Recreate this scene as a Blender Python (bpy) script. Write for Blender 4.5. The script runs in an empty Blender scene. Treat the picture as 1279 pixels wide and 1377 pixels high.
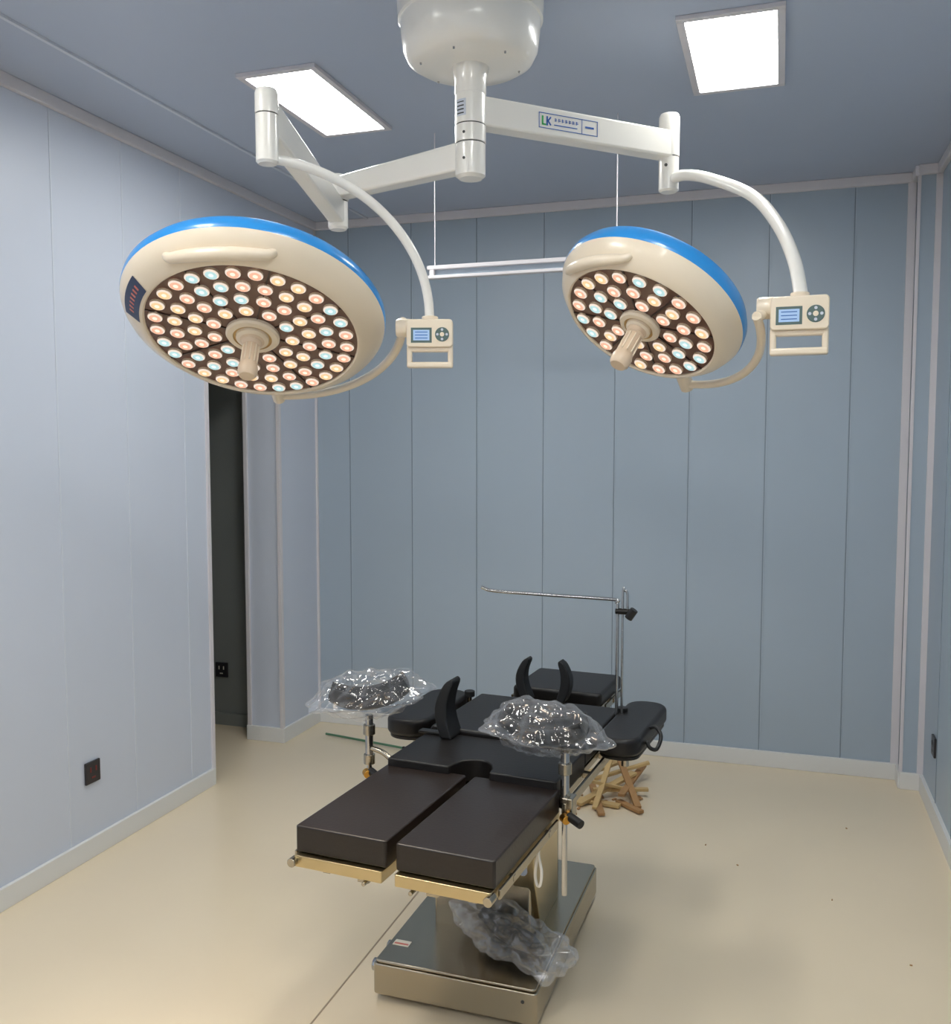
import bpy, bmesh, math, random
from mathutils import Vector, Matrix, noise, Quaternion
random.seed(7)
S=bpy.context.scene
S.view_settings.view_transform='Standard'
S.view_settings.look='None'
COL=S.collection
# ------------------------------------------------------------ materials
def lin(c):
    return tuple(((x/255)/12.92 if x/255<=.04045 else ((x/255+.055)/1.055)**2.4) for x in c)+(1,)
def mat(name,rgb,rough=.5,metal=0,bump=0,bscale=50,var=0,vscale=3,coat=0,stretch=None,spec=.5):
    m=bpy.data.materials.new(name); m.use_nodes=True
    nt=m.node_tree; b=nt.nodes['Principled BSDF']
    c=lin(rgb); b.inputs['Base Color'].default_value=c
    b.inputs['Roughness'].default_value=rough; b.inputs['Metallic'].default_value=metal
    b.inputs['Specular IOR Level'].default_value=spec
    if coat: b.inputs['Coat Weight'].default_value=coat; b.inputs['Coat Roughness'].default_value=.08
    if bump or var:
        tc=nt.nodes.new('ShaderNodeTexCoord'); mp=nt.nodes.new('ShaderNodeMapping')
        nt.links.new(tc.outputs['Object'],mp.inputs['Vector'])
        if stretch: mp.inputs['Scale'].default_value=stretch
    if bump:
        n=nt.nodes.new('ShaderNodeTexNoise'); n.inputs['Scale'].default_value=bscale; n.inputs['Detail'].default_value=4
        nt.links.new(mp.outputs['Vector'],n.inputs['Vector'])
        bp=nt.nodes.new('ShaderNodeBump'); bp.inputs['Strength'].default_value=bump; bp.inputs['Distance'].default_value=.01
        nt.links.new(n.outputs['Fac'],bp.inputs['Height']); nt.links.new(bp.outputs['Normal'],b.inputs['Normal'])
    if var:
        n=nt.nodes.new('ShaderNodeTexNoise'); n.inputs['Scale'].default_value=vscale; n.inputs['Detail'].default_value=5
        nt.links.new(mp.outputs['Vector'],n.inputs['Vector'])
        mx=nt.nodes.new('ShaderNodeMix'); mx.data_type='RGBA'
        mx.inputs['A'].default_value=tuple(x*(1-var) for x in c[:3])+(1,)
        mx.inputs['B'].default_value=tuple(min(1,x*(1+var)) for x in c[:3])+(1,)
        nt.links.new(n.outputs['Fac'],mx.inputs['Factor']); nt.links.new(mx.outputs['Result'],b.inputs['Base Color'])
    return m
def emis(name,rgb,st,base=1.0):
    m=bpy.data.materials.new(name); m.use_nodes=True; nt=m.node_tree
    b=nt.nodes['Principled BSDF']; c=lin(rgb); b.inputs['Base Color'].default_value=tuple(x*base for x in c[:3])+(1,)
    b.inputs['Emission Color'].default_value=c; b.inputs['Emission Strength'].default_value=st
    b.inputs['Roughness'].default_value=.2
    return m
M_wl=mat('wall_paint_lit',(203,210,224),.4,var=.03,vscale=1.2)  # lit copy of the wall paint
M_wb=mat('wall_paint_shaded',(166,180,194),.4,var=.03,vscale=1.2)  # same wall paint, with the back wall's dimmer light put into the colour
M_ceil=mat('ceiling_panel_blue',(180,190,209),.4,var=.03,vscale=1)
M_floor=mat('floor_vinyl',(233,216,187),.22,var=.05,vscale=1.5,bump=.02,bscale=6)
M_trim=mat('trim_pale',(218,214,218),.4)
M_base=mat('baseboard_pale',(224,224,222),.4)
M_seamd=mat('seam_dark',(134,147,160),.5)
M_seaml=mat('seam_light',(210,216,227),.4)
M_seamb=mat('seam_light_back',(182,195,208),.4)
M_fseam=mat('floor_seam',(165,148,122),.5)
M_dark=mat('corridor_wall_shaded',(138,142,140),.6)  # wall paint greyed down; the unlit corridor's shade is in the colour
M_cream=mat('lamp_cream',(238,222,198),.3,coat=.4)
M_hand=mat('handle_tan',(224,200,172),.35,coat=.2)
M_white=mat('enamel_white',(240,236,228),.28,coat=.4)
M_blue=mat('lamp_blue',(44,146,222),.3,coat=.4)
M_win=mat('lens_board_brown',(110,80,68),.18,spec=.7)
M_spoke=mat('lens_board_dark',(62,44,38),.3)
M_lab=mat('label_navy',(48,62,92),.4)
M_labr=mat('label_red',(206,120,108),.5)
M_labt=mat('label_text',(205,210,220),.5)
M_gap=mat('joint_dark',(60,60,58),.5)
M_steel=mat('stainless_brushed',(178,170,154),.24,metal=1,bump=.03,bscale=40,stretch=(1,1,12))
M_steelwarm=mat('stainless_warm_lit',(204,186,146),.28,metal=1)  # stainless tinted gold, its warm reflection painted into the colour
M_chrome=mat('chrome',(185,185,185),.15,metal=1)
M_blk=mat('pad_black',(23,20,19),.42,bump=.04,bscale=120,spec=.4)
M_blkwarm=mat('pad_black_warm_lit',(34,26,22),.34,bump=.04,bscale=120,spec=.55)  # black pad browned to carry the surgical lamps' warm reflection in its colour
M_blk2=mat('rubber_black',(15,15,16),.5)
M_dk=mat('dark_metal',(48,46,44),.4,metal=.6)
M_wood=mat('raw_wood',(204,172,118),.7,var=.25,vscale=12)
M_wood2=mat('raw_wood_dark',(172,130,84),.7,var=.25,vscale=12)
M_green=mat('green_plastic',(80,124,96),.5)
M_sock=mat('socket_dark',(42,40,44),.35)
M_red=mat('socket_red',(120,40,40),.4)
M_scr=emis('display_blue',(170,200,235),.55,.5)
M_gr=mat('keypad_grey',(88,108,104),.4)
M_yel=mat('paper_tag',(225,220,205),.6)
M_brass=mat('brass',(200,150,70),.3,metal=1)
E_panel=emis('panel_diffuser',(255,255,250),30)
E_warm=emis('led_warm',(255,214,164),.86,.25); E_pink=emis('led_pink',(255,196,166),.80,.25); E_cool=emis('led_cool',(196,230,232),.82,.25)
E_ring=emis('led_lens_ring',(255,236,220),.82,.25); E_hw=emis('led_core_warm',(255,240,214),1.05,.3); E_hc=emis('led_core_cool',(228,248,250),1.0,.3)
def plastic(name,d0,d1,mx,rough):
    m=bpy.data.materials.new(name); m.use_nodes=True; nt=m.node_tree; nt.nodes.clear()
    out=nt.nodes.new('ShaderNodeOutputMaterial'); tr=nt.nodes.new('ShaderNodeBsdfTransparent'); tr.inputs[0].default_value=(.95,.95,.96,1)
    gl=nt.nodes.new('ShaderNodeBsdfGlossy'); gl.inputs['Roughness'].default_value=rough; gl.inputs[0].default_value=(1,1,1,1)
    df=nt.nodes.new('ShaderNodeBsdfDiffuse'); df.inputs[0].default_value=(.85,.86,.88,1)
    lw=nt.nodes.new('ShaderNodeLayerWeight'); lw.inputs['Blend'].default_value=.35
    m1=nt.nodes.new('ShaderNodeMixShader'); m1.inputs[0].default_value=mx
    nt.links.new(gl.outputs[0],m1.inputs[1]); nt.links.new(df.outputs[0],m1.inputs[2])
    mr=nt.nodes.new('ShaderNodeMapRange'); mr.inputs['To Min'].default_value=d0; mr.inputs['To Max'].default_value=d1
    nt.links.new(lw.outputs['Facing'],mr.inputs['Value'])
    m2=nt.nodes.new('ShaderNodeMixShader'); nt.links.new(mr.outputs[0],m2.inputs[0])
    nt.links.new(tr.outputs[0],m2.inputs[1]); nt.links.new(m1.outputs[0],m2.inputs[2])
    nt.links.new(m2.outputs[0],out.inputs[0]); return m
M_plas=plastic('clear_polythene',.06,.5,.3,.14)
M_plas2=plastic('bag_polythene',.14,.62,.45,.2)
# ------------------------------------------------------------ builders
def empty(name,loc=(0,0,0),rotz=0,parent=None,matrix=None):
    e=bpy.data.objects.new(name,None); COL.objects.link(e); e.empty_display_size=.1
    e.location=loc; e.rotation_euler=(0,0,rotz)
    if matrix is not None: e.matrix_basis=matrix
    if parent: e.parent=parent
    return e
def obj(name,me,mats,parent=None,smooth=False,bevel=0,bseg=3):
    if not isinstance(mats,(list,tuple)): mats=[mats]
    for m in mats: me.materials.append(m)
    o=bpy.data.objects.new(name,me); COL.objects.link(o)
    if smooth:
        for p in me.polygons: p.use_smooth=True
    if bevel:
        md=o.modifiers.new('b','BEVEL'); md.width=bevel; md.segments=bseg; md.limit_method='ANGLE'; md.angle_limit=.6
        for p in me.polygons: p.use_smooth=True
        w=o.modifiers.new('w','WEIGHTED_NORMAL'); w.keep_sharp=False
    if parent: o.parent=parent
    return o
def pydata(name,v,f,mats,parent=None,smooth=False,bevel=0,bseg=3,idx=None):
    me=bpy.data.meshes.new(name); me.from_pydata([tuple(x) for x in v],[],f); me.update()
    bm=bmesh.new(); bm.from_mesh(me); bmesh.ops.recalc_face_normals(bm,faces=bm.faces); bm.to_mesh(me); bm.free()
    if idx:
        for p,i in zip(me.polygons,idx): p.material_index=i
    return obj(name,me,mats,parent,smooth,bevel,bseg)
def boxvf(c,s,rot=None):
    v=[]
    for x in(-.5,.5):
        for y in(-.5,.5):
            for z in(-.5,.5):
                p=Vector((x*s[0],y*s[1],z*s[2]))
                if rot is not None: p=rot@p
                v.append(p+Vector(c))
    f=[(0,1,3,2),(4,6,7,5),(0,4,5,1),(2,3,7,6),(0,2,6,4),(1,5,7,3)]
    return v,f
def box(name,c,s,m,parent=None,rot=None,bevel=.0,bseg=3):
    v,f=boxvf((0,0,0),s)
    o=pydata(name,v,f,m,parent,bevel=bevel,bseg=bseg)
    o.location=c
    if rot is not None: o.rotation_euler=rot
    return o
def span(name,a,b,m,parent=None,bevel=0):
    c=[(p+q)/2 for p,q in zip(a,b)]; s=[abs(q-p) for p,q in zip(a,b)]
    return box(name,c,s,m,parent,bevel=bevel)
def boxes(name,lst,m,parent=None,bevel=0):
    V=[];F=[]
    for a in lst:
        c,s=a[0],a[1]; r=a[2] if len(a)>2 else None
        v,f=boxvf(c,s,r); k=len(V); V+=v; F+=[tuple(i+k for i in q) for q in f]
    return pydata(name,V,F,m,parent,bevel=bevel)
def frame_of(ax):
    ax=Vector(ax).normalized(); return Vector((0,0,1)).rotation_difference(ax).to_matrix()
def lathe(name,prof,m,parent=None,origin=(0,0,0),axis=(0,0,1),seg=64,idx=None,smooth=True):
    Rm=frame_of(axis); V=[];F=[];I=[]
    for r,z in prof:
        for k in range(seg):
            a=2*math.pi*k/seg; V.append(Rm@Vector((max(r,1e-5)*math.cos(a),max(r,1e-5)*math.sin(a),z))+Vector(origin))
    for j in range(len(prof)-1):
        for k in range(seg):
            k2=(k+1)%seg
            F.append((j*seg+k,j*seg+k2,(j+1)*seg+k2,(j+1)*seg+k)); I.append(idx[j] if idx else 0)
    me=bpy.data.meshes.new(name); me.from_pydata([tuple(x) for x in V],[],F)
    for p,i in zip(me.polygons,I): p.material_index=i
    me.validate(); me.update()
    bm=bmesh.new(); bm.from_mesh(me); bmesh.ops.recalc_face_normals(bm,faces=bm.faces)
    if smooth:
        for e in bm.edges:
            if len(e.link_faces)==2 and e.calc_face_angle(0)>.6: e.smooth=False
    bm.to_mesh(me); bm.free()
    return obj(name,me,m,parent,smooth)
def cyl(name,p0,p1,r,m,parent=None,r2=None,seg=32,ch=.08):
    p0=Vector(p0);p1=Vector(p1);L=(p1-p0).length; r2=r if r2 is None else r2; c=min(ch*r,L*.2)
    return lathe(name,[(0,0),(r-c,0),(r,c),(r2,L-c),(r2-c,L),(0,L)],m,parent,p0,p1-p0,seg)
def tube(name,pts,r,m,parent=None,nurbs=True,res=10,flat=1.0,radii=None):
    cu=bpy.data.curves.new(name,'CURVE'); cu.dimensions='3D'; cu.bevel_depth=r; cu.bevel_resolution=6; cu.use_fill_caps=True
    if nurbs:
        P=[Vector(p) for p in pts]; Q=[P[0]*2-P[1]]+P+[P[-1]*2-P[-2]]; out=[]
        for i in range(1,len(Q)-2):
            for k in range(res):
                t=k/res; a,b,c,d=Q[i-1],Q[i],Q[i+1],Q[i+2]
                out.append(.5*((2*b)+(c-a)*t+(2*a-5*b+4*c-d)*t*t+(3*b-a-3*c+d)*t**3))
        out.append(P[-1]); pts=out
    sp=cu.splines.new('POLY'); sp.points.add(len(pts)-1)
    N=len(pts)-1
    for i,(q,p) in enumerate(zip(sp.points,pts)):
        q.co=(p[0],p[1],p[2],1)
        if radii: q.radius=radii(i/N)
    t=bpy.data.objects.new('tmp',cu); COL.objects.link(t)
    bpy.context.view_layer.update()
    me=bpy.data.meshes.new_from_object(t.evaluated_get(bpy.context.evaluated_depsgraph_get()))
    bpy.data.objects.remove(t); me.name=name; me.materials.clear()
    return obj(name,me,m,parent,True)
def prism(name,poly,z0,z1,m,parent=None,bevel=0,bseg=3):
    n=len(poly); V=[(x,y,z0) for x,y in poly]+[(x,y,z1) for x,y in poly]
    F=[tuple(range(n)),tuple(range(n,2*n))]+[(i,(i+1)%n,n+(i+1)%n,n+i) for i in range(n)]
    return pydata(name,V,F,m,parent,bevel=bevel,bseg=bseg)
def rrect(cx,cy,w,h,r,n=6):
    P=[]
    for sx,sy,a0 in((1,1,0),(-1,1,90),(-1,-1,180),(1,-1,270)):
        for k in range(n+1):
            a=math.radians(a0+90*k/n); P.append((cx+sx*(w/2-r)+r*math.cos(a),cy+sy*(h/2-r)+r*math.sin(a)))
    return P
# ------------------------------------------------------------ room
XL,XR,YB,YF,H=-2.53,.665,4.80,-1.6,2.86
span('floor',(-4.6,YF,-.1),(XR+.1,YB+.1,0),M_floor)
span('ceiling',(-4.6,YF,H),(XR+.1,YB+.1,H+.1),M_ceil)
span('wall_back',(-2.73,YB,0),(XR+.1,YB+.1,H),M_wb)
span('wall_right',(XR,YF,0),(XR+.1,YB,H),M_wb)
span('wall_front',(-4.6,YF-.1,0),(XR+.1,YF,H),M_wl)
DY0,DY1,DZ=3.72,4.38,2.15
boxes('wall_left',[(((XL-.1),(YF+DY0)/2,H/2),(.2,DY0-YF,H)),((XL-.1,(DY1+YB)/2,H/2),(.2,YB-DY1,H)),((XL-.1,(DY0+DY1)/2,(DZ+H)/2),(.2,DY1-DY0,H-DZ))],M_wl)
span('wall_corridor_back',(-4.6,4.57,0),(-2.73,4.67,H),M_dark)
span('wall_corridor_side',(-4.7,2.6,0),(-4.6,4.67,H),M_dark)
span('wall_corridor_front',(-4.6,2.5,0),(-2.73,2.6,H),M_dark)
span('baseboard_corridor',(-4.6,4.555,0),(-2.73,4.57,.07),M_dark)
span('wall_corner_boxing',(.575,4.68,0),(XR,YB,H),M_wb)
boxes('baseboard_left',[((XL+.008,(YF+DY0)/2,.04),(.016,DY0-YF+.01,.08)),((XL+.008,(DY1+YB)/2,.04),(.016,YB-DY1,.08)),((XL-.1,DY1-.008,.04),(.232,.016,.08))],M_base,bevel=.003)
boxes('baseboard_back',[(((XL+.575)/2,YB-.008,.04),(.575-XL,.016,.08)),((.567,4.74,.04),(.016,.13,.08)),((.62,4.672,.04),(.11,.016,.08))],M_base,bevel=.003)
span('baseboard_right',(XR-.016,YF,0),(XR,4.672,.08),M_base)
boxes('trim_crown',[((XL+.012,(YF+YB)/2,H-.022),(.024,YB-YF,.044)),(((XL+XR)/2,YB-.012,H-.022),(XR-XL,.024,.044)),((XR-.012,(YF+4.68)/2,H-.022),(.024,4.68-YF,.044)),((.62,4.668,H-.022),(.11,.024,.044)),((.563,4.74,H-.022),(.024,.14,.044))],M_trim,bevel=.004)
boxes('trim_corner',[((.555,YB-.006,H/2),(.035,.012,H)),((.571,4.686,H/2),(.014,.02,H)),((.652,4.674,H/2),(.026,.014,H)),
  ((XL+.006,YB-.006,H/2),(.012,.012,H)),((XL,DY1-.004,DZ/2),(.02,.02,DZ)),((XL-.2,DY1-.004,DZ/2),(.02,.02,DZ)),((XL,DY0+.002,DZ/2),(.02,.02,DZ))],M_trim)
boxes('trim_ceiling_strip',[((-2.19,(YF+YB)/2,H-.004),(.014,YB-YF,.008))],M_seaml)
xs=[-2.317,-1.939,-1.562,-1.192,-.815,-.439,-.070,.312]
boxes('trim_seams_back',[((x,YB-.001,H/2),(.005,.003,H)) for x in xs],M_seamd)
boxes('trim_seams_back_edge',[((x+.005,YB-.001,H/2),(.003,.002,H)) for x in xs],M_seamb)
ys=[3.559-.385*i for i in range(13)]
boxes('trim_seams_left',[((XL+.001,y,H/2),(.003,.006,H)) for y in ys],M_seaml)
boxes('trim_seams_right',[((XR-.001,4.3-.385*i,H/2),(.003,.005,H)) for i in range(14)],M_seamd)
boxes('trim_floor_seam',[((-1.205,1.6,.0006),(.005,6.2,.0012))],M_fseam)
# ------------------------------------------------------------ ceiling panels
def panel(cx,cy,w=.28,h=.6):
    e=empty('ceiling_light_panel',(cx,cy,H))
    fr=.024
    boxes('frame',[((0,h/2+fr/2,-.007),(w+2*fr,fr,.014)),((0,-h/2-fr/2,-.007),(w+2*fr,fr,.014)),((w/2+fr/2,0,-.007),(fr,h,.014)),((-w/2-fr/2,0,-.007),(fr,h,.014))],M_trim,e,bevel=.002)
    span('diffuser',(-w/2,-h/2,-.008),(w/2,h/2,-.001),E_panel,e)
panel(-1.63,3.15,.25,.6); panel(-.165,3.17,.26,.57)
for cx in(-1.63,-.165):
    for cy in(1.2,-.6): panel(cx,cy,.27,.6)
# ------------------------------------------------------------ suspended rail
e=empty('suspended_rail',(-1.0,3.6,2.31))
boxes('rails',[((.02,0,.016),(.8,.03,.016)),((.02,0,-.022),(.8,.03,.012)),((-.36,0,-.003),(.02,.028,.03)),((.40,0,-.003),(.02,.028,.03))],M_trim,e,bevel=.002)
boxes('backing',[((.02,.006,-.003),(.78,.006,.03))],M_wb,e)
for x in(-.35,.39): cyl('suspension_wire',(x,0,.02),(x,0,H-2.31),.0025,M_trim,e,seg=8)
# ------------------------------------------------------------ surgical light
CX,CY=-.845,2.54
SL=empty('surgical_light',(0,0,0))
lathe('canopy',[(0,2.655),(.10,2.655),(.15,2.66),(.175,2.675),(.188,2.70),(.193,2.74),(.196,2.775),(.202,2.78),(.204,2.82),(.204,H),(0,H)],M_white,SL,(CX,CY,0))
for k in range(6):
    a=math.radians(30+60*k); cyl('screw',(CX+.14*math.cos(a),CY+.14*math.sin(a),2.66),(CX+.14*math.cos(a),CY+.14*math.sin(a),2.654),.003,M_chrome,SL,seg=12)
def arc_patch(name,cx,cy,r,a0,a1,z0,z1,m,parent,n=10,dr=.001):
    V=[];F=[]
    for i in range(n+1):
        a=math.radians(a0+(a1-a0)*i/n)
        for z,rr in((z0,r),(z1,r+dr)): V.append((cx+rr*math.cos(a),cy+rr*math.sin(a),z))
    for i in range(n): F.append((2*i,2*i+2,2*i+3,2*i+1))
    return pydata(name,V,F,m,parent,True)
arc_patch('canopy_label',CX,CY,.2062,-93,-64,2.770,2.85,M_lab,SL,dr=0)
for z in(2.782,2.797,2.812,2.827): arc_patch('canopy_label_text',CX,CY,.2072,-91,-67,z,z+.0035,M_labt,SL,dr=0)
lathe('column',[(0,2.352),(.032,2.352),(.042,2.36),(.0425,2.365),(.0425,2.445),(.0415,2.446),(.0415,2.449),(.0435,2.45),(.0435,2.495),(.0425,2.496),(.0425,2.499),(.0435,2.50),(.0435,2.58),(.0425,2.581),(.0445,2.584),(.0445,2.62),(.052,2.655),(0,2.655)],[M_white,M_gap],SL,(CX,CY,0),idx=[0,0,0,0,0,1,0,0,0,1,0,0,0,0,0,0,0],seg=48)
arc_patch('column_label',CX,CY,.0440,-130,-88,2.515,2.56,M_labt,SL)
for z in(2.52,2.53,2.54,2.55): arc_patch('column_label_text',CX,CY,.0446,-126,-96,z,z+.003,M_gap,SL)
for z in(2.47,2.40): cyl('grub_screw',(CX-.005,CY-.0425,z),(CX-.005,CY-.0445,z),.004,M_gap,SL,seg=12)
def beam(name,p0,p1,h0,h1,w,m,parent):
    p0=Vector(p0);p1=Vector(p1); d=(p1-p0); dh=Vector((d.x,d.y,0)).normalized(); s=Vector((-dh.y,dh.x,0))*w/2
    V=[]
    for p,h in((p0,h0),(p1,h1)):
        for a,b in((-1,-1),(1,-1),(1,1),(-1,1)): V.append(p+s*a+Vector((0,0,b*h/2)))
    F=[(0,1,2,3),(4,5,6,7)]+[(i,(i+1)%4,4+(i+1)%4,4+i) for i in range(4)]
    return pydata(name,V,F,m,parent,bevel=.008)
RC=Vector((-.349,3.01,0))
beam('upper_arm_right',(CX,CY,2.537),(RC.x,RC.y,2.535),.082,.082,.058,M_white,SL)
def endcyl(c,z0,z1,r=.029,zc=None):
    zc=zc or (z0+.6*(z1-z0))
    lathe('arm_end_joint',[(0,z0),(r*.8,z0),(r,z0+.006),(r,zc-.002),(r*.95,zc-.002),(r*.95,zc+.001),(r*1.03,zc+.001),(r*1.03,z1-.012),(r*.9,z1-.002),(0,z1)],[M_white,M_gap],SL,(c[0],c[1],0),seg=40,idx=[0,0,0,0,1,0,0,0,0])
endcyl(RC,2.394,2.632,.031,2.50)
for z in(2.545,2.47): cyl('grub_screw',(RC.x-.005,RC.y-.031,z),(RC.x-.005,RC.y-.034,z),.005,M_gap,SL,seg=12)
d=(RC-Vector((CX,CY,0))).normalized(); nrm=Vector((d.y,-d.x,0)); ang=math.atan2(d.y,d.x)
lm=empty('arm_label',parent=SL,matrix=Matrix.Translation(Vector((CX,CY,2.537))+d*.302+nrm*.0297)@Matrix.Rotation(ang,4,'Z')@Matrix.Rotation(math.pi/2,4,'X')@Matrix.Diagonal((.82,.86,1,1)))
M_lg=mat('logo_blue',(50,98,176),.4); M_lgn=mat('logo_green',(60,170,90),.4)
boxes('label_frame',[((0,.024,0),(.24,.0022,.0008)),((0,-.024,0),(.24,.0022,.0008)),((-.12,0,0),(.0022,.0505,.0008)),((.12,0,0),(.0022,.0505,.0008)),((.055,0,0),(.002,.046,.0008)),
  ((-.088,0,0),(.006,.03,.0008)),((-.080,-.0045,0),(.005,.022,.0008),Matrix.Rotation(.7,3,'Z')),((-.080,.0055,0),(.005,.022,.0008),Matrix.Rotation(-.7,3,'Z')),
  ((.087,0,0),(.036,.006,.0008))],M_lg,lm)
boxes('label_logo',[((-.106,0,0),(.006,.03,.0008)),((-.099,-.0125,0),(.014,.005,.0008))],M_lgn,lm)
boxes('label_text',[((-.055+.0145*i,.007,0),(.003,.011,.0008)) for i in range(7)]+[((-.052+.0145*i,.005,0),(.009,.002,.0008)) for i in range(7)]+[((-.052+.0145*i,.010,0),(.007,.0015,.0008)) for i in range(7)]+[((-.012,-.010,0),(.095,.003,.0008))],M_lg,lm)
J=Vector((-1.325,2.675,0)); LC=Vector((-1.225,2.085,0))
beam('upper_arm_left',(CX,CY,2.415),(J.x,J.y,2.40),.080,.062,.055,M_white,SL)
lathe('elbow_joint',[(0,2.275),(.024,2.275),(.031,2.283),(.031,2.36),(.029,2.361),(.029,2.364),(.034,2.366),(.034,2.435),(.025,2.442),(0,2.442)],[M_white,M_gap],SL,(J.x,J.y,0),seg=40,idx=[0,0,0,0,1,0,0,0,0])
beam('spring_arm_left',(J.x,J.y,2.325),(LC.x,LC.y,2.415),.07,.085,.05,M_white,SL)
endcyl(LC,2.30,2.482,.028,2.42)
def q(s,a,b): return Vector((a[0]+(b[0]-a[0])*math.sin(s),a[1]+(b[1]-a[1])*math.sin(s),b[2]+(a[2]-b[2])*math.cos(s)))
tube('curved_arm_large',[q(math.pi/2*i/16,(-1.225,2.085,2.315),(-.905,2.37,1.95)) for i in range(17)],.0125,M_white,SL,res=3)
tube('curved_arm_small',[(-.345,3.005,2.43),(-.295,2.965,2.43),(-.216,2.92,2.40),(-.093,2.764,2.304),(-.02,2.588,2.181),(.023,2.446,2.057),(.041,2.36,1.95)],.0165,M_white,SL)
def head(name,c,n,e1,R,rings,lr,hubr,grip_a,grip_r,yoke_a0,yoke_a1,yr,zy,sticker):
    n=Vector(n).normalized(); e1=Vector(e1).normalized(); e2=n.cross(e1)
    Mx=Matrix((e1,e2,n)).transposed().to_4x4(); Mx.translation=Vector(c)
    E=empty(name,parent=SL,matrix=Mx)
    k=R/.35; W=R*.80
    lathe('housing',[(0,-.004),(W,-.004),(W,.0),(W+.004,.004),(W+.012*k,.003),(R-.018*k,-.026),(R-.004,-.045),(R,-.054),(R+.001,-.056),(R+.003,-.064),(R+.002,-.082),(R-.010*k,-.100),(R-.05*k,-.110),(R*.5,-.128),(0,-.131)],[M_cream,M_blue,M_win],E,seg=96,
      idx=[2,0,0,0,0,0,0,0,1,1,1,1,0,0])
    L=[]
    for i in range(8):
        a=2*math.pi*(i+.5)/8; rr=(hubr+W)/2; L.append(((rr*math.cos(a),rr*math.sin(a),-.003),(W-hubr,.004,.004),Matrix.Rotation(a,3,'Z')))
    boxes('board_ribs',L,M_spoke,E)
    V=[];F=[];I=[]; rnd=random.Random(int(R*1000))
    def ring(cx,cy,prof,seg=16):
        base=len(V)
        for (r,z,_) in prof:
            for s in range(seg): a=2*math.pi*s/seg; V.append((cx+r*math.cos(a),cy+r*math.sin(a),z))
        for j in range(len(prof)-1):
            for s in range(seg):
                s2=(s+1)%seg; F.append((base+j*seg+s,base+j*seg+s2,base+(j+1)*seg+s2,base+(j+1)*seg+s)); I.append(prof[j][2])
        F.append(tuple(base+(len(prof)-1)*seg+s for s in range(seg))); I.append(prof[-1][2])
    for r,cnt,off in rings:
        for i in range(cnt):
            a=2*math.pi*(i+off)/cnt; c3=[0,2,1,0,1,2,1][(i*3+int(r*1000))%7]; hc=6 if c3==2 else 5
            x,y=r*math.cos(a),r*math.sin(a)
            ring(x,y,[(lr*1.06,-.003,4),(lr*1.02,.003,3),(lr*.80,.006,c3),(lr*.58,.003,c3),(lr*.34,.006,hc),(lr*.2,.0075,hc)])
    pydata('led_lenses',V,F,[E_warm,E_pink,E_cool,E_ring,M_hand,E_hw,E_hc],E,idx=I)
    lathe('hub',[(hubr,-.003),(hubr,.006),(hubr*.93,.011),(hubr*.72,.012),(hubr*.70,.008),(hubr*.62,.008),(hubr*.60,.016),(hubr*.5,.02),(0,.02)],[M_cream,M_wood],E,seg=48,idx=[0,0,0,1,1,0,0,0])
    prof=[(hubr*.5,.018),(.027*k**.3,.024),(.025,.032)]
    prof+=[(.0215,.036),(.0215,.092),(.0235,.097),(.0265,.107),(.0255,.126),(.020,.134),(0,.136)]
    lathe('sterile_handle',prof,M_hand,E,seg=36)
    L=[]
    for i in range(10):
        a=2*math.pi*i/10; L.append(((.022*math.cos(a),.022*math.sin(a),.065),(.004,.004,.054),Matrix.Rotation(a,3,'Z')))
    boxes('handle_ribs',L,M_cream,E,bevel=.0015)
    pts=[]
    for i in range(17):
        t=i/16; a=math.radians(grip_a+grip_r*(1-2*t)); lift=math.sin(math.pi*t)**.4
        rr=W+.042*k; pts.append((rr*math.cos(a),rr*math.sin(a),-.024+.026*lift))
    tube('grab_handle',pts,.0175*k**.5,M_cream,E,res=4,radii=lambda t:.55+.45*math.sin(math.pi*t)**.5 if 0<t<1 else .55)
    if sticker:
        a0,a1,r0,r1=sticker
        def bez(r):
            t=(r-(W+.012*k))/((R-.018*k)-(W+.012*k)); return .003+t*(-.029)+.0012
        for (b0,b1,q0,q1,mm,dz) in [(a0,a1,r0,r1,M_lab,0)]+[(a0+(a1-a0)*(.12+.11*j),a0+(a1-a0)*(.17+.11*j),r0+(r1-r0)*.36,r0+(r1-r0)*.66,M_labr,.0008) for j in range(7)]:
            V=[];F=[];nn=12
            for i in range(nn+1):
                a=math.radians(b0+(b1-b0)*i/nn)
                for r in(q0,q1): V.append((r*math.cos(a),r*math.sin(a),bez(r)+dz))
            for i in range(nn): F.append((2*i,2*i+2,2*i+3,2*i+1))
            pydata('name_sticker',V,F,mm,E)
    pts=[]
    for i in range(21):
        a=math.radians(yoke_a0+(yoke_a1-yoke_a0)*i/20); pts.append((yr*math.cos(a),yr*math.sin(a),zy))
    tube('yoke_arm',pts,.0125*k**.4,M_cream,E,res=3)
    a=math.radians(yoke_a1); u=Vector((math.cos(a),math.sin(a),0))
    cyl('yoke_pivot',u*(R-.02)+Vector((0,0,-.06)),u*(yr+.018)+Vector((0,0,zy)),.02,M_cream,E)
    return E, Mx@Vector(pts[0])
HL,y0=head('lamp_head_large',(-1.365,2.234,1.903),(.136,-.477,-.868),(.961,.274,0),.352,[(.254,29,0),(.204,23,.3),(.154,17,.1),(.106,11,.6)],.0188,.072,92,25,-4,-94,.402,-.065,(140,168,.294,.335))
HS,y1=head('lamp_head_small',(-.348,2.427,1.912),(-.346,-.491,-.80),(.819,-.577,0),.25,[(.174,20,0),(.126,14,.4),(.083,8,.1)],.0180,.055,90,28,-14,-104,.300,-.05,None)
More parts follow.
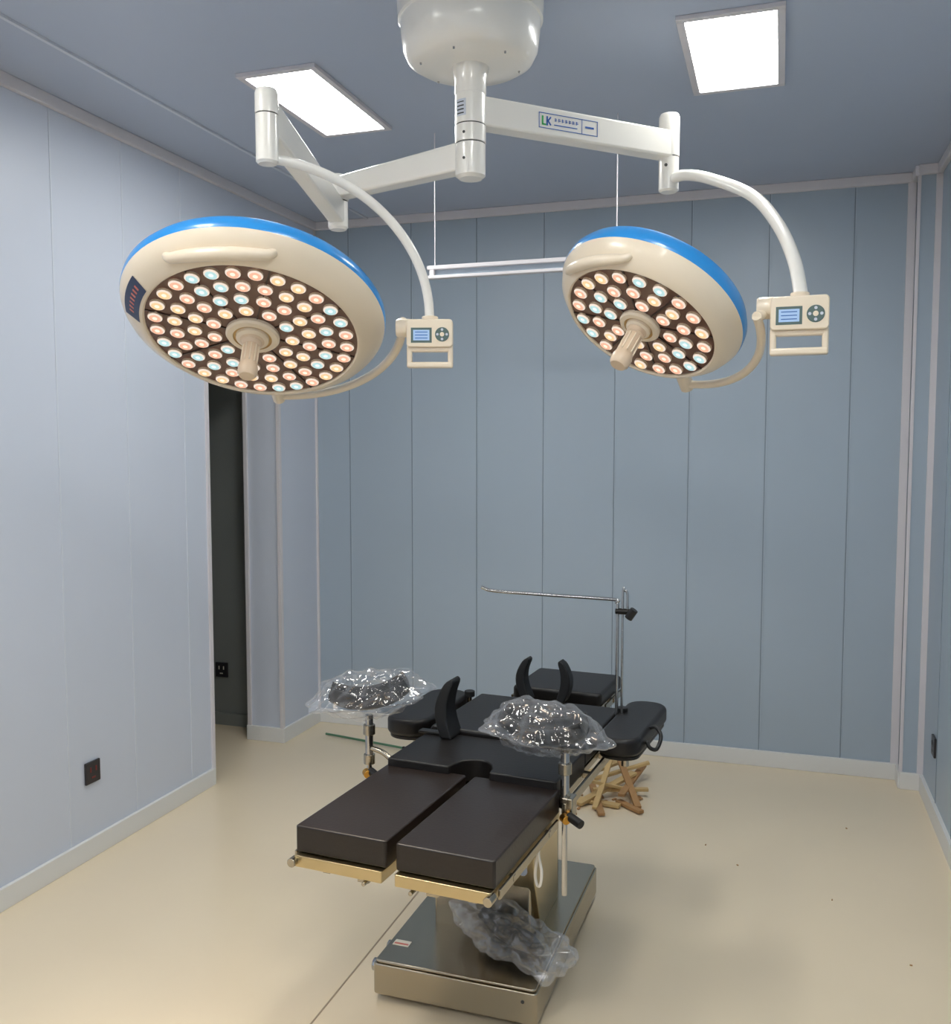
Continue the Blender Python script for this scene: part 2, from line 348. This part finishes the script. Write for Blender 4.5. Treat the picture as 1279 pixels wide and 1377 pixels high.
def control(c,yaw,w,start,hub):
    Mx=Matrix.Translation(Vector(c))@Matrix.Rotation(yaw,4,'Z')@Matrix.Rotation(math.pi/2,4,'X')
    E=empty('control_handle',parent=SL,matrix=Mx)
    k=w/.125; h=.075*k
    prism('control_body',rrect(0,.028*k,w,h,.01*k),-.03*k,.02*k,M_cream,E,bevel=.004)
    boxes('grip_loop',[((-w/2+.007*k,-.03*k,-.005),(.014*k,.055*k,.03*k)),((w/2-.007*k,-.03*k,-.005),(.014*k,.055*k,.03*k)),((0,-.056*k,-.005),(w,.016*k,.032*k)),((0,-.014*k,-.005),(w*.9,.014*k,.03*k))],M_cream,E,bevel=.005)
    boxes('display',[((-.022*k,.022*k,.0208*k),(.044*k,.028*k,.002))],M_scr,E)
    boxes('display_bezel',[((-.022*k,.022*k,.0198*k),(.056*k,.04*k,.002))],M_gr,E)
    boxes('display_text',[((-.022*k,(.03-.008*i)*k,.0222*k),(.034*k,.002*k,.0008)) for i in range(3)],M_lg,E)
    cyl('keypad',(.034*k,.024*k,.018*k),(.034*k,.024*k,.0225*k),.019*k,M_gr,E)
    cyl('keypad_centre',(.034*k,.024*k,.022*k),(.034*k,.024*k,.0238*k),.006*k,M_cream,E,seg=16)
    for i in range(4):
        a=math.pi/2*i; cyl('key',(.034*k+.0125*k*math.cos(a),.024*k+.0125*k*math.sin(a),.022*k),(.034*k+.0125*k*math.cos(a),.024*k+.0125*k*math.sin(a),.0238*k),.0035*k,M_labt,E,seg=12)
    Mi=Mx.inverted(); hv=Mi@Vector(start)
    lathe('hub_collar',[(0,0),(.022*k,0),(.025*k,.006),(.025*k,.035*k),(.021*k,.045*k),(0,.045*k)],M_cream,E,(-w/2-.03*k,.045*k,-.012*k),(1,0,0),seg=32)
    tube('yoke_link',[hv,hv*.6+Vector((-w/2-.012*k,.03*k,-.01*k))*.4,Vector((-w/2-.012*k,.042*k,-.012*k))],.013,M_cream,E)
    cyl('arm_socket',(0.0,.06*k,-.006),(0.0,.075*k,-.006),.022,M_cream,E)
    return E
control((-.902,2.365,1.876),.30,.124,y0,None)
control((.037,2.353,1.885),-.02,.132,y1,None)
for nm,c,n,pw,r in(('surgical_beam_large',(-1.365,2.234,1.903),(.136,-.477,-.868),38,.2),('surgical_beam_small',(-.348,2.427,1.912),(-.346,-.491,-.80),22,.14)):
    L=bpy.data.lights.new(nm,'SPOT'); L.energy=pw; L.color=(1,.84,.66); L.spot_size=math.radians(88); L.spot_blend=1; L.shadow_soft_size=r
    o=bpy.data.objects.new(nm,L); COL.objects.link(o); n=Vector(n).normalized(); o.location=Vector(c)+n*.17
    o.rotation_euler=Vector((0,0,-1)).rotation_difference(n).to_euler(); o.parent=SL
# ------------------------------------------------------------ operating table
T=empty('operating_table',(-.825,1.90,0),-math.radians(4.5))
def pad(name,poly,z0,z1,bev=.014,m=None): return prism(name,poly,z0,z1,m or M_blk,T,bevel=bev,bseg=4)
pad('leg_pad_left',rrect(-.134,.235,.244,.47,.006,2),.636,.700,.007,M_blkwarm)
pad('leg_pad_right',rrect(.134,.235,.244,.47,.006,2),.636,.700,.007,M_blkwarm)
for sx in(-1,1):
    prism('leg_plate',rrect(sx*.134,.235,.236,.50,.004,2),.606,.634,M_steelwarm,T,bevel=.002)
    boxes('leg_rail',[((sx*.262,.22,.622),(.006,.42,.022)),((sx*.256,.1,.622),(.02,.014,.014)),((sx*.256,.36,.622),(.02,.014,.014)),((sx*.09,.24,.590),(.03,.42,.03)),((sx*.19,.24,.590),(.02,.42,.02))],M_steel,T,bevel=.001)
    cyl('plate_knob',(sx*.25,-.0,.62),(sx*.25,-.03,.62),.011,M_steel,T,seg=20)
    cyl('plate_knob',(sx*.06,-.0,.600),(sx*.06,-.022,.600),.005,M_steel,T,seg=20)
P=[(-.25,.73),(-.25,.455),(-.065,.455)]
for i in range(9):
    a=math.pi*i/8; P.append((-.06*math.cos(a),.455+.085*math.sin(a)))
P+=[(.065,.455),(.25,.455),(.25,.73)]
pad('seat_pad',P,.66,.722,.01)
pad('back_pad',rrect(0,.945,.50,.42,.01,3),.672,.736,.012)
pad('head_pad',rrect(.0,1.385,.325,.30,.02,4),.70,.752,.012)
boxes('seat_frame',[((0,.60,.645),(.49,.28,.022)),((0,.945,.655),(.49,.41,.022)),((0,1.385,.688),(.30,.28,.016)),((-.1,1.2,.68),(.02,.2,.016)),((.1,1.2,.68),(.02,.2,.016))],M_steel,T,bevel=.002)
boxes('under_chassis',[((-.02,.75,.585),(.36,.62,.10)),((-.02,.50,.60),(.44,.1,.05))],M_dk,T,bevel=.01)
for sx in(-1,1):
    boxes('side_rail',[((sx*.275,.80,.655),(.008,.70,.028))]+[((sx*.262,y,.655),(.03,.02,.016)) for y in(.5,.72,.9,1.12)],M_steel,T,bevel=.0015)
    boxes('head_rail',[((sx*.172,1.37,.70),(.006,.22,.022)),((sx*.163,1.37,.70),(.03,.02,.014))],M_steel,T)
    cyl('rail_knob',(sx*.27,1.10,.735),(sx*.27,1.10,.755),.018,M_blk2,T,seg=20)
    cyl('rail_knob_stem',(sx*.27,1.10,.62),(sx*.27,1.10,.74),.008,M_steel,T,seg=16)
rb=math.radians(3.7); BM=Matrix.Translation((-.08,.872,0))@Matrix.Rotation(rb,4,'Z')
PB=empty('pedestal',parent=T,matrix=BM)
prism('base_body',rrect(0,0,.49,.82,.012,4),.022,.112,M_steel,PB,bevel=.004)
prism('base_lid',rrect(0,0,.48,.81,.012,4),.1125,.122,M_steel,PB,bevel=.004)
for sx in(-1,1):
    for sy in(-1,1):
        cyl('foot_pad',(sx*.17,sy*.33,0),(sx*.17,sy*.33,.012),.028,M_blk2,PB,seg=24)
        cyl('foot_screw',(sx*.17,sy*.33,.01),(sx*.17,sy*.33,.03),.012,M_chrome,PB,seg=16)
for y in(-.345,-.24): cyl('pedal_roller',(-.24,y,.07),(-.272,y,.07),.018,M_chrome,PB,seg=20)
boxes('base_label',[((-.20,-.30,.1225),(.05,.03,.001))],M_yel,PB)
boxes('base_label_red',[((-.20,-.305,.1232),(.044,.008,.0008))],M_labr,PB)
cyl('base_screw',(.205,-.4115,.085),(.205,-.409,.085),.005,M_gap,PB,seg=12)
prism('column_lower',rrect(.0,.03,.31,.36,.01,3),.12,.36,M_steel,PB,bevel=.003)
prism('column_middle',rrect(.0,.03,.28,.33,.01,3),.35,.47,M_steel,PB,bevel=.003)
prism('column_upper',rrect(.0,.03,.25,.30,.01,3),.46,.58,M_steel,PB,bevel=.003)
pydata('tilt_shield',[(.10,-.16,.30),(.17,-.16,.30),(.17,-.08,.12),(.10,-.08,.12),(.10,.1,.56),(.17,.1,.56),(.17,.14,.12),(.10,.14,.12),(.10,-.2,.56),(.17,-.2,.56)],
  [(8,9,1,0),(0,1,2,3),(9,5,6,2,1),(8,0,3,7,4),(4,5,9,8),(7,6,5,4),(3,2,6,7)],M_steelwarm,PB,bevel=.003)
tube('release_loop',[(.245,.33,.60),(.247,.325,.575),(.256,.32,.54),(.253,.32,.505),(.243,.325,.50),(.236,.33,.52),(.238,.33,.55),(.243,.33,.575)],.0038,M_white,T)
def armboard(cx,cy,z,L,W,rz):
    E=empty('armboard',parent=T,matrix=Matrix.Translation((cx,cy,z))@Matrix.Rotation(rz,4,'Z'))
    prism('armboard_pad',rrect(0,0,W,L,W*.45,8),-.055,0,M_blk,E,bevel=.014,bseg=4)
    prism('armboard_tray',rrect(0,0,W*.9,L*.95,W*.4,8),-.066,-.056,M_dk,E,bevel=.002)
    cyl('armboard_pivot',(0,-.1,-.12),(0,-.1,-.064),.012,M_steel,E,seg=16)
    return E
AR=armboard(.323,1.03,.742,.46,.135,math.radians(-1))
AL=armboard(-.355,.955,.738,.42,.15,math.radians(0))
tube('arm_strap',[(.06,-.05,-.01),(.085,-.06,-.0),(.105,-.08,-.02),(.1,-.11,-.05),(.085,-.13,-.045),(.07,-.12,-.03)],.006,M_blk2,AR)
boxes('armboard_bracket',[((.30,.95,.65),(.06,.03,.02)),((-.31,.87,.65),(.08,.03,.02))],M_steel,T,bevel=.003)
def fin(name,x,y,z0,h,th,bow,dep,sgn,hook=.0):
    n=20; V=[];F=[]
    for i in range(n+1):
        t=i/n; cx=-sgn*bow*math.sin(math.pi*t*.95)+sgn*hook*t*t; w=th*(.85+.4*math.sin(math.pi*(1-t)*.8))*(1 if t<.88 else math.sqrt(max(0.05,1-((t-.88)/.12)**2)))
        dd=dep*(1-.35*t)
        for a,b in((-1,-1),(1,-1),(1,1),(-1,1)): V.append((x+cx+a*w/2,y+b*dd/2,z0+h*t))
    for i in range(n):
        for k in range(4): F.append((4*i+k,4*i+(k+1)%4,4*i+4+(k+1)%4,4*i+4+k))
    F+= [(0,1,2,3),(4*n,4*n+1,4*n+2,4*n+3)]
    return pydata(name,V,F,M_blk2,T,bevel=.006)
fin('body_support_left',-.163,.71,.722,.18,.033,.026,.09,1,.014)
fin('shoulder_support_left',-.07,1.15,.736,.145,.027,.026,.06,1,.006)
fin('shoulder_support_right',.045,1.16,.736,.142,.027,.02,.06,-1,.006)
boxes('support_brackets',[((-.22,.71,.726),(.10,.03,.008)),((-.07,1.19,.70),(.03,.08,.01)),((.045,1.19,.70),(.03,.08,.01))],M_dk,T,bevel=.002)
tube('screen_frame',[(.258,1.07,.60),(.258,1.07,.9),(.258,1.07,1.085),(.254,1.069,1.103),(.24,1.069,1.112),(.0,1.058,1.115),(-.16,1.052,1.118),(-.205,1.05,1.128)],.0055,M_chrome,T,res=6)
tube('screen_clamp_rod',[(.275,1.07,.60),(.275,1.07,.9),(.275,1.07,1.13),(.282,1.07,1.142),(.29,1.07,1.13),(.29,1.07,1.07)],.004,M_chrome,T,res=6)
cyl('screen_clamp',(.252,1.07,1.075),(.305,1.07,1.075),.01,M_dk,T,seg=16)
cyl('screen_knob',(.295,1.06,1.055),(.315,1.06,1.085),.013,M_blk2,T,seg=16)
boxes('screen_rail_clamp',[((.272,1.07,.655),(.03,.04,.05))],M_steel,T,bevel=.004)
def leg_holder(px,py,zb,zt,cx,cy,cz,rail_x,yaw,tilt,sd):
    E=empty('leg_holder',parent=T,matrix=Matrix.Translation((px,py,0)))
    cyl('post_lower',(0,0,zb),(0,0,.66),.0075,M_chrome,E,seg=16)
    cyl('post_upper',(0,0,.655),(0,0,zt),.012,M_chrome,E,seg=20)
    cyl('post_collar',(0,0,zt-.06),(0,0,zt-.03),.018,M_steel,E,seg=20)
    cyl('post_collar',(0,0,.65),(0,0,.68),.017,M_steel,E,seg=20)
    boxes('rail_clamp',[((rail_x-px,0,.655),(.03,.045,.055))],M_steel,E,bevel=.004)
    tube('clamp_link',[(0,0,.70),((rail_x-px)*.5,.0,.69),(rail_x-px,0,.66)],.008,M_steel,E)
    cyl('clamp_knob',(.02,-.03,.64),(.06,-.05,.63),.012,M_blk2,E,seg=16)
    cyl('clamp_brass',(.005,-.03,.635),(.02,-.045,.633),.012,M_brass,E,seg=16)
    G=empty('knee_cup',parent=E,matrix=Matrix.Translation((cx-px,cy-py,cz))@Matrix.Rotation(yaw,4,'Z')@Matrix.Rotation(tilt,4,'Y'))
    V=[];F=[];n=18;m=14
    for i in range(m+1):
        u=-1+2*i/m; wid=.060+.010*u-.012*u*u; up=.022*u*u
        for rr in(1,.8):
            for j in range(n+1):
                a=math.pi*(1.02+.96*j/n); edge=abs(math.cos(a))**6
                V.append((u*.122*(1-.12*edge),wid*rr*math.cos(a),.018+up-.012*edge*(1-u*u)+.072*rr*math.sin(a)*(1-.25*abs(u)**3)))
    st=2*(n+1)
    for i in range(m):
        for j in range(n):
            for o in(0,n+1): F.append((i*st+o+j,i*st+o+j+1,(i+1)*st+o+j+1,(i+1)*st+o+j))
        for j in(0,n): F.append((i*st+j,i*st+n+1+j,(i+1)*st+n+1+j,(i+1)*st+j))
    for i in(0,m):
        for j in range(n): F.append((i*st+j,i*st+j+1,i*st+n+1+j+1,i*st+n+1+j))
    pydata('cup_shell',V,F,M_blk2,G,smooth=True)
    bm=bmesh.new(); bmesh.ops.create_icosphere(bm,subdivisions=6,radius=1)
    for v in bm.verts:
        c=v.co.copy()
        ang=math.atan2(c.y,c.x); fl=1+.26*noise.noise(Vector((math.cos(ang)*1.9+sd,math.sin(ang)*1.9,0)))
        z=c.z; hem=math.exp(-((z+.05)/.22)**2)
        x=c.x*.145*fl*(1+.24*hem); y=c.y*.085*fl*(1+.32*hem); zz=z*(.068 if z>0 else .075)
        if z>.2: zz+=.022*c.x*c.x*(z)
        p=Vector((x,y,zz-.006-.012*hem))
        w=noise.voronoi(p*20+Vector((sd*3,0,0)))[0]; d=(w[1]-w[0])*.018-.003
        w2=noise.noise(p*45+Vector((sd,0,0)))*.004
        v.co=p+Vector((c.x*.6,c.y*.6,c.z)).normalized()*(d+w2)
    me=bpy.data.meshes.new('plastic_cover'); bm.to_mesh(me); bm.free(); obj('plastic_cover',me,M_plas,G,smooth=True)
    return E
leg_holder(.268,.475,.41,.80,.195,.505,.855,.28,math.radians(6),math.radians(4),1.3)
leg_holder(-.375,.575,.55,.80,-.382,.59,.866,-.285,math.radians(28),math.radians(-6),4.1)
tube('gas_spring',[(.25,.2,.59),(.20,.35,.56),(.16,.55,.54)],.010,M_chrome,T)
cyl('hinge',(-.24,.455,.625),(.24,.455,.625),.012,M_steel,T)
# ------------------------------------------------------------ plastic bag on pedestal
bm=bmesh.new(); bmesh.ops.create_icosphere(bm,subdivisions=6,radius=1)
for v in bm.verts:
    c=v.co.copy(); ang=math.atan2(c.y,c.x)
    fl=1+.4*noise.noise(Vector((math.cos(ang)*1.5,math.sin(ang)*1.5,7)))
    p=Vector((c.x*.225*fl,c.y*.115*fl,max(c.z,-.55)*.06))
    w=noise.voronoi(p*17)[0]; d=(w[1]-w[0])*.034-.01+noise.noise(p*45)*.005
    v.co=p+c.normalized()*d
me=bpy.data.meshes.new('plastic_bag'); bm.to_mesh(me); bm.free()
PBG=empty('plastic_bag',(-.725,2.545,.182)); PBG.rotation_euler=(0,math.radians(7),math.radians(-30))
obj('bag_film',me,M_plas2,PBG,smooth=True)
bm=bmesh.new(); bmesh.ops.create_icosphere(bm,subdivisions=4,radius=1)
for v in bm.verts:
    c=v.co.copy(); v.co=Vector((c.x*.13,c.y*.038,c.z*.022-.005))+c*(.012*noise.noise(c*2.2))
me=bpy.data.meshes.new('bag_contents'); bm.to_mesh(me); bm.free(); obj('bag_contents',me,mat('grey_strap',(84,82,78),.6),PBG,True)
# ------------------------------------------------------------ floor clutter
rnd=random.Random(11)
SK=empty('wood_offcuts',(-.04,0,0))
def batten(p0,p1,w,t,m,name='batten'):
    p0=Vector(p0);p1=Vector(p1);d=(p1-p0); r=d.to_track_quat('X','Z').to_matrix()
    boxes(name,[(tuple((p0+p1)/2),(d.length,w,t),r)],m,SK,bevel=.002)
for i,(a,b) in enumerate([((-.70,3.95,.015),(-.68,4.28,.16)),((-.52,4.02,.015),(-.68,4.42,.12)),((-.78,3.98,.015),(-.58,4.30,.07)),((-.80,4.28,.012),(-.52,4.38,.10)),((-.60,4.05,.05),(-.56,4.48,.05)),
   ((-.83,4.05,.012),(-.60,4.02,.012)),((-.74,4.12,.035),(-.50,4.20,.035)),((-.66,3.90,.012),(-.76,4.2,.03)),((-.82,4.2,.06),(-.66,4.5,.06)),((-.56,4.22,.012),(-.74,4.05,.10)),((-.50,3.98,.012),(-.62,4.08,.012))]):
    batten(a,b,.024+.006*(i%3),.014,(M_wood,M_wood2,M_wood)[i%3])
boxes('shavings',[((-.68+rnd.uniform(-.15,.15),3.97+rnd.uniform(-.08,.2),.004),(rnd.uniform(.02,.04),.010,.006),Matrix.Rotation(rnd.uniform(0,3),3,'Z')) for _ in range(10)],M_wood2,SK)
boxes('floor_debris',[((x,y,.002),(.008,.004,.003),Matrix.Rotation(x*7,3,'Z')) for x,y in((-.12,3.6),(.21,3.42),(.3,4.1),(.42,3.05),(-.25,3.75))],M_wood2)
GR=empty('green_broom_handle',(0,0,0)); cyl('handle',(-2.36,4.55,.014),(-1.78,4.44,.014),.006,M_green,GR,seg=16); cyl('grip',(-1.86,4.455,.014),(-1.76,4.436,.014),.009,M_blk2,GR,seg=16)
# ------------------------------------------------------------ sockets
def socket(c,nx,m2=M_sock,rz=0):
    E=empty('power_socket',c,rz)
    box('plate',(0.005*nx,0,0),(.01,.080,.086),M_sock,E,bevel=.003)
    boxes('slots',[((.0105*nx,-.015,.012),(.002,.006,.02)),((.0105*nx,.015,.012),(.002,.006,.02)),((.0105*nx,0,-.02),(.002,.02,.006))],m2,E)
socket((XL,2.91,.335),1,M_red); socket((XR,4.36,.31),-1); socket((-3.03,4.57,.32),1,M_yel,-math.pi/2)
# ------------------------------------------------------------ world + camera
w=bpy.data.worlds.new('World'); S.world=w; w.use_nodes=True; w.node_tree.nodes['Background'].inputs[0].default_value=(.5,.55,.6,1); w.node_tree.nodes['Background'].inputs[1].default_value=.2
psi=math.radians(18.1); th=math.radians(4.0)
Fv=Vector((-math.sin(psi)*math.cos(th),math.cos(psi)*math.cos(th),-math.sin(th))); Rv=Vector((math.cos(psi),math.sin(psi),0)); Uv=Rv.cross(Fv)
cam=bpy.data.cameras.new('camera'); co=bpy.data.objects.new('camera',cam); COL.objects.link(co)
m=Matrix((Rv,Uv,-Fv)).transposed().to_4x4(); m.translation=(0,0,1.6); co.matrix_world=m
cam.sensor_fit='HORIZONTAL'; cam.sensor_width=36; cam.lens=36*1250/1279; cam.clip_start=.02
S.camera=co
